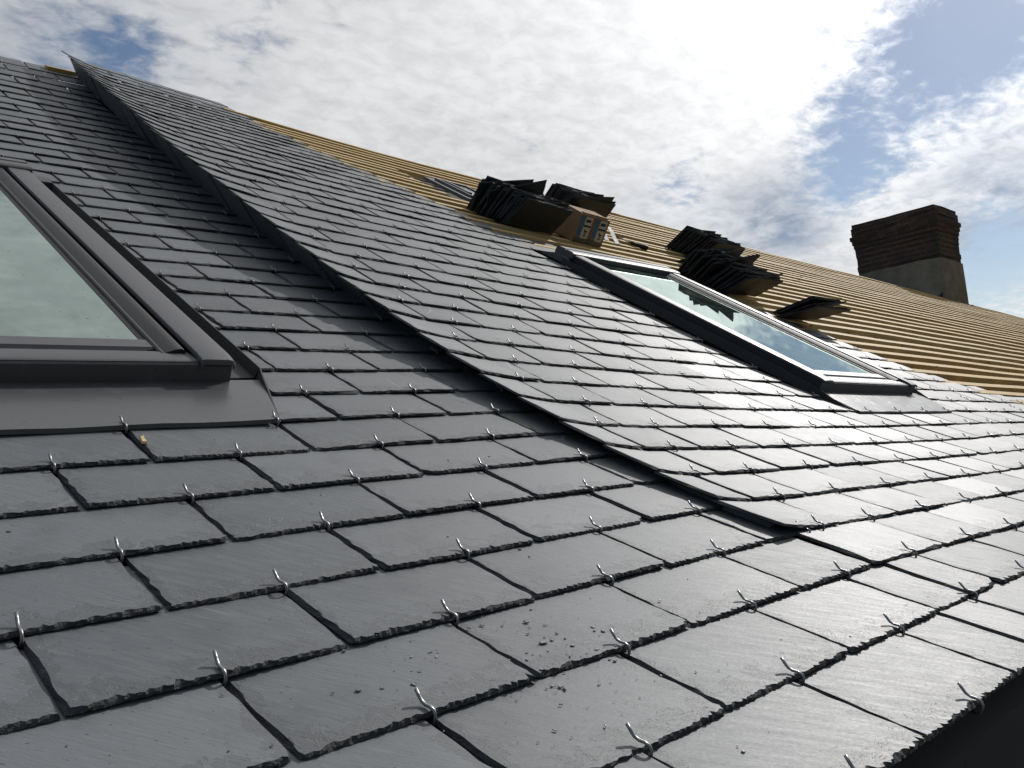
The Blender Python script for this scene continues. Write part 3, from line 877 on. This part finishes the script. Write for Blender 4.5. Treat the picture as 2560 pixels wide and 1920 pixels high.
def put_slate(u, y, z, s, yaw, roll, label, group, rg, sz=1.0):
    """lower edge at (u, y, z); the slate rises along (0, -s, c) as if leaning out of the slope"""
    i = rg.randrange(4)
    if not used_proto[i]: o = protos[i]; used_proto[i] = True
    else:
        o = protos[i].copy(); col.objects.link(o)
    cc = math.sqrt(max(0, 1 - s * s))
    dy = Vector((0, -s, cc)); dx = Vector((1, 0, 0)); dz_ = dx.cross(dy)
    rotm = Matrix((dx, dy, dz_)).transposed()
    loc3 = rotm @ Matrix.Rotation(yaw, 3, 'Z') @ Matrix.Rotation(roll, 3, 'Y')
    o.matrix_world = Matrix.Translation(wv(u, y, z)) @ (RT @ loc3 @ Matrix.Diagonal((1, sz, 1)) @ RT.inverted()).to_4x4()
    tag(o, label, "roof slate", group)
    return o
def stack(u, v, count, s0, s1, seed, label, group, fan=.12, pitch=.040, drift=0.0, wild=(), sz=1.0):
    rg = random.Random(seed)
    for i in range(count):
        yy = y2(v) + pitch * i + rg.uniform(-.008, .008)
        vv = (yy - P11) / P12
        t = i / max(1, count - 1)
        s = s0 + (s1 - s0) * t + rg.uniform(-.02, .02)
        yaw = rg.gauss(0, fan)
        if i in wild: yaw += rg.uniform(.20, .36)
        uu = u + drift * t + rg.uniform(-.05, .05)
        put_slate(uu, yy, z2(uu, vv) + .01 + abs(math.sin(yaw)) * .5, s, yaw, rg.gauss(0, .03), label, group, rg, sz)
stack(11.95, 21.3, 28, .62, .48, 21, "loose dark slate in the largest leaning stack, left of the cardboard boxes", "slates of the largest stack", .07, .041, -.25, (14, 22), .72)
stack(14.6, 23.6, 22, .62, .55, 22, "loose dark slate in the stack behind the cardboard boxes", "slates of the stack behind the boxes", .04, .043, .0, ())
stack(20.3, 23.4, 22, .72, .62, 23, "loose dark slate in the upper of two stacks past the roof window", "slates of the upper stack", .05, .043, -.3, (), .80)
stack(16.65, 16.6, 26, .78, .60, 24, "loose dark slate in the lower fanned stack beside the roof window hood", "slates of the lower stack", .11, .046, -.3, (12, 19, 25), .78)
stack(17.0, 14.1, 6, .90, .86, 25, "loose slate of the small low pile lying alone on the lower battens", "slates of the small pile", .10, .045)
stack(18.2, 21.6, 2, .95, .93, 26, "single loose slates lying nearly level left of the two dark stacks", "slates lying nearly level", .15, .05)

# ---------------------------------------------------------------- cardboard boxes
mt, n, b = mat("cardboard"); M_CARD = mt
tcO = n.new('ShaderNodeTexCoord').outputs['Object']
setp(n, b, color=n.mix(n.noise(tcO, 9, 5), (0.27, 0.16, 0.085), (0.35, 0.22, 0.125)), rough=0.85)
def plain(name, c, rough=0.6, metal=0.0):
    mt, n, b = mat(name); tcO = n.new('ShaderNodeTexCoord').outputs['Object']
    setp(n, b, color=n.mix(n.noise(tcO, 25, 4), tuple(x * .85 for x in c), c), rough=rough, metal=metal); return mt
M_BLUE, M_PAPER, M_INK = plain("blue_print", (0.03, 0.17, 0.36)), plain("label_paper", (0.62, 0.60, 0.55)), plain("black_print", (0.02, 0.02, 0.02))
M_TAPE = plain("grey_tape", (0.10, 0.10, 0.09), 0.4)
bu, bv = 13.18, 21.05
bo = Vector((bu, y2(bv), z2(bu, bv) - .0)); tb = R(13)
bxx = Vector((1.0, -.06, -.06)).normalized(); bzz = Vector((0, -math.sin(tb), math.cos(tb))); bzz = (bzz - bxx * bxx.dot(bzz)).normalized(); byy = bzz.cross(bxx)
def BQ(a, b_, h): return bo + bxx * a + byy * b_ + bzz * h
BL, BD, BH = .92, 1.35, .66
def carton(a0, a1, label, pos):
    e = thing("cardboard_box", wv(*BQ((a0 + a1) / 2, BD / 2, 0)), label, "box", "cardboard boxes on the battens")
    mb = MB()
    t = .012
    cxm = (a0 + a1) / 2; hwid = (a1 - a0) / 2
    mb.box(BQ(cxm, BD / 2, .02), bxx * hwid, byy * (BD / 2), bzz * .012)
    mb.box(BQ(cxm, t, BH / 2 + .01), bxx * hwid, byy * t, bzz * (BH / 2 - .02)); mb.box(BQ(cxm, BD - t, BH / 2 + .01), bxx * hwid, byy * t, bzz * (BH / 2 - .02))
    mb.box(BQ(a0 + t, BD / 2, BH / 2 + .008), bxx * t, byy * (BD / 2 - 2.1 * t), bzz * (BH / 2 - .022)); mb.box(BQ(a1 - t, BD / 2, BH / 2 + .008), bxx * t, byy * (BD / 2 - 2.1 * t), bzz * (BH / 2 - .022))
    o = mb.build("carton", M_CARD, e)
    # open flaps
    mb = MB()
    mb.box(BQ(cxm, -.02, BH + .03), bxx * (hwid * .96), byy * .055, bzz * .010)
    mb.box(BQ(cxm, BD * .25, BH + .012), bxx * (hwid * .97), (byy * BD * .2 + bzz * .012), bzz * .008)
    o = mb.build("flap", M_CARD, e)
    w_ = a1 - a0
    mb = MB(); mb.box(BQ(a0 + w_ * .20, -.004, .39), bxx * (w_ * .11), byy * .003, bzz * .22); mb.build("printed_strip", M_BLUE, e)
    mb = MB(); lab = BQ(a0 + w_ * .62, -.005, .37); mb.box(lab, bxx * (w_ * .24), byy * .004, bzz * .25, 0)
    for q, (dx, dzz, sx_, sz_) in enumerate([(-.1, .15, .05, .035), (.05, .155, .08, .03), (0, .035, .20, .022), (-.06, -.07, .03, .03), (.04, -.09, .05, .022), (.0, -.14, .04, .018), (-.05, -.19, .03, .012), (.06, -.185, .06, .010)]):
        mb.box(BQ(a0 + w_ * .62 + dx * w_ / .46 * .5, -.0105, .37 + dzz), bxx * (sx_ * w_ / .46 * .55), byy * .0025, bzz * sz_, 1)
    mb.build("paper_label", [M_PAPER, M_INK], e)
    mb = MB(); mb.box(BQ(cxm, -.004, .075), bxx * (hwid - .004), byy * .003, bzz * .06); mb.build("tape", M_TAPE, e)
carton(.0, .45, "brown cardboard box with blue strip and white label, plain long side facing the slates", 0)
carton(.465, .92, "cardboard box with blue strip and white label, next to the white plastic straps", 1)

# white straps, hammer, splinter, chips
M_STRAP = plain("white_plastic", (0.78, 0.78, 0.76), 0.35)
for i, (pth, lab) in enumerate(((
        [(16.9, 25.6, .10), (16.6, 25.0, .20), (16.3, 24.2, .16), (16.05, 23.5, .05), (15.85, 22.9, -.01)], "longer white plastic strap curling over the battens right of the boxes"),
        ([(15.85, 24.3, .02), (15.95, 24.2, .11), (15.75, 23.7, .09), (15.55, 23.1, .0)], "shorter bent white plastic strap tucked against the cardboard box"))):
    mb = MB(); rings = []
    P = [Vector((u, y2(v), z2(u, v) + h)) for u, v, h in pth]
    for q, p in enumerate(P):
        t = (P[min(q + 1, len(P) - 1)] - P[max(q - 1, 0)]).normalized(); sd_ = t.cross(Vector((0, 0, 1))).normalized() * .055; nn = sd_.cross(t).normalized() * .005
        rings.append([p + sd_ + nn, p - sd_ + nn, p - sd_ - nn, p + sd_ - nn])
    mb.sweep(rings, 0, smooth=False)
    tag(mb.build("plastic_strap", M_STRAP, None), lab, "strap", "white plastic straps")
hm_ = thing("slate_hammer", wv(16.75, y2(23.0), z2(16.75, 23)), "roofer's tool with dark rounded grip and thin steel shank lying on battens", "tool")
ga, gb = Vector((16.60, y2(23.35), z2(16.6, 23.35) + .05)), Vector((17.05, y2(22.85), z2(17.05, 22.85) + .05))
mb = MB(); dd = gb - ga
mb.tube([ga + dd * t for t in (0, .06, .2, .5, .8, .95, 1)], [.02, .05, .045, .06, .075, .07, .03], 8); mb.build("grip", M_RUBBER, hm_)
mb = MB(); sa_, sb_ = ga - dd * .02, Vector((16.72, y2(24.4), z2(16.72, 24.4) + .04))
mb.tube([sa_, sa_.lerp(sb_, .5), sb_], [.018, .016, .014], 6); mb.box(sb_ + Vector((.10, .05, 0)), (.14, .03, 0), (-.01, .05, 0), (0, 0, .014)); mb.build("steel_head", M_WIRE, hm_)

sp = MB()
def on1(u, y, dz_=.004): 
    v = y / P7; return Vector((u, y, z1(u, v) - T_LAY * (v - math.floor(v)) + .004 + dz_))
p0 = on1(1.035, 2.37)
outl = [(-.02, -.035), (.012, -.04), (.02, -.01), (.016, .02), (.03, .07), (.008, .05), (-.004, .055), (-.012, .01)]
sp.sweep([[p0 + Vector((x, y, 0)) for x, y in outl], [p0 + Vector((x * .7, y * .8, .014 + .2 * max(0, y))) for x, y in outl]], 0, smooth=False)
tag(sp.build("wood_splinter", plain("fresh_wood", (0.72, 0.55, 0.28), 0.7), None), "pale yellow wood splinter lying on a slate below the left window apron", "splinter")

rgk = random.Random(77); chips = MB()
def chip(u, y, size):
    c = on1(u, y, 0); n_ = rgk.randint(4, 7); a0 = rgk.uniform(0, 6.28); asp = rgk.uniform(.3, .9); ra = rgk.uniform(0, 6.28)
    lo, hi = [], []; hgt = size * rgk.uniform(.12, .32)
    for q in range(n_):
        a = a0 + 6.28 * q / n_; r = size * rgk.uniform(.6, 1.2); x, y_ = r * math.cos(a), r * asp * math.sin(a)
        x, y_ = x * math.cos(ra) - y_ * math.sin(ra), x * math.sin(ra) + y_ * math.cos(ra)
        lo.append(c + Vector((x, y_, 0))); hi.append(c + Vector((x * .8, y_ * .8, hgt * rgk.uniform(.7, 1.3))))
    chips.sweep([lo, hi], 0, smooth=False, r=rgk.random())
for _ in range(150):
    chip(1.62 + rgk.gauss(0, .38), -.42 + rgk.gauss(0, .26), .004 + .010 * rgk.random() ** 3)
for _ in range(240):
    chip(rgk.uniform(-.4, 4.1), rgk.uniform(-1.5, 4.5), .003 + .010 * rgk.random() ** 4)
for u, y, s in ((1.72, -.33, .020), (1.55, -.62, .018), (1.25, -.18, .014), (1.05, -.35, .015), (.45, .15, .012), (2.35, .5, .012)): chip(u, y, s)
o = chips.build("slate_chips", [M_SLATE], None); tag(o, "scattered crumbs and small chips of dark slate on the lower slates", "debris", None, "stuff")

# ---------------------------------------------------------------- ground
g = MB(); S = 2500
g.add([(-S, -S, 0), (S, -S, 0), (S, S, 0), (-S, S, 0)], [(0, 1, 2, 3)])
mt, n, b = mat("ground_grass"); tcO = n.new('ShaderNodeTexCoord').outputs['Object']
setp(n, b, color=n.mix(n.noise(tcO, .6, 6), (0.035, 0.05, 0.02), (0.08, 0.075, 0.05)), rough=0.95)
go = g.build("ground", mt, None, xf=False); go["kind"] = "structure"
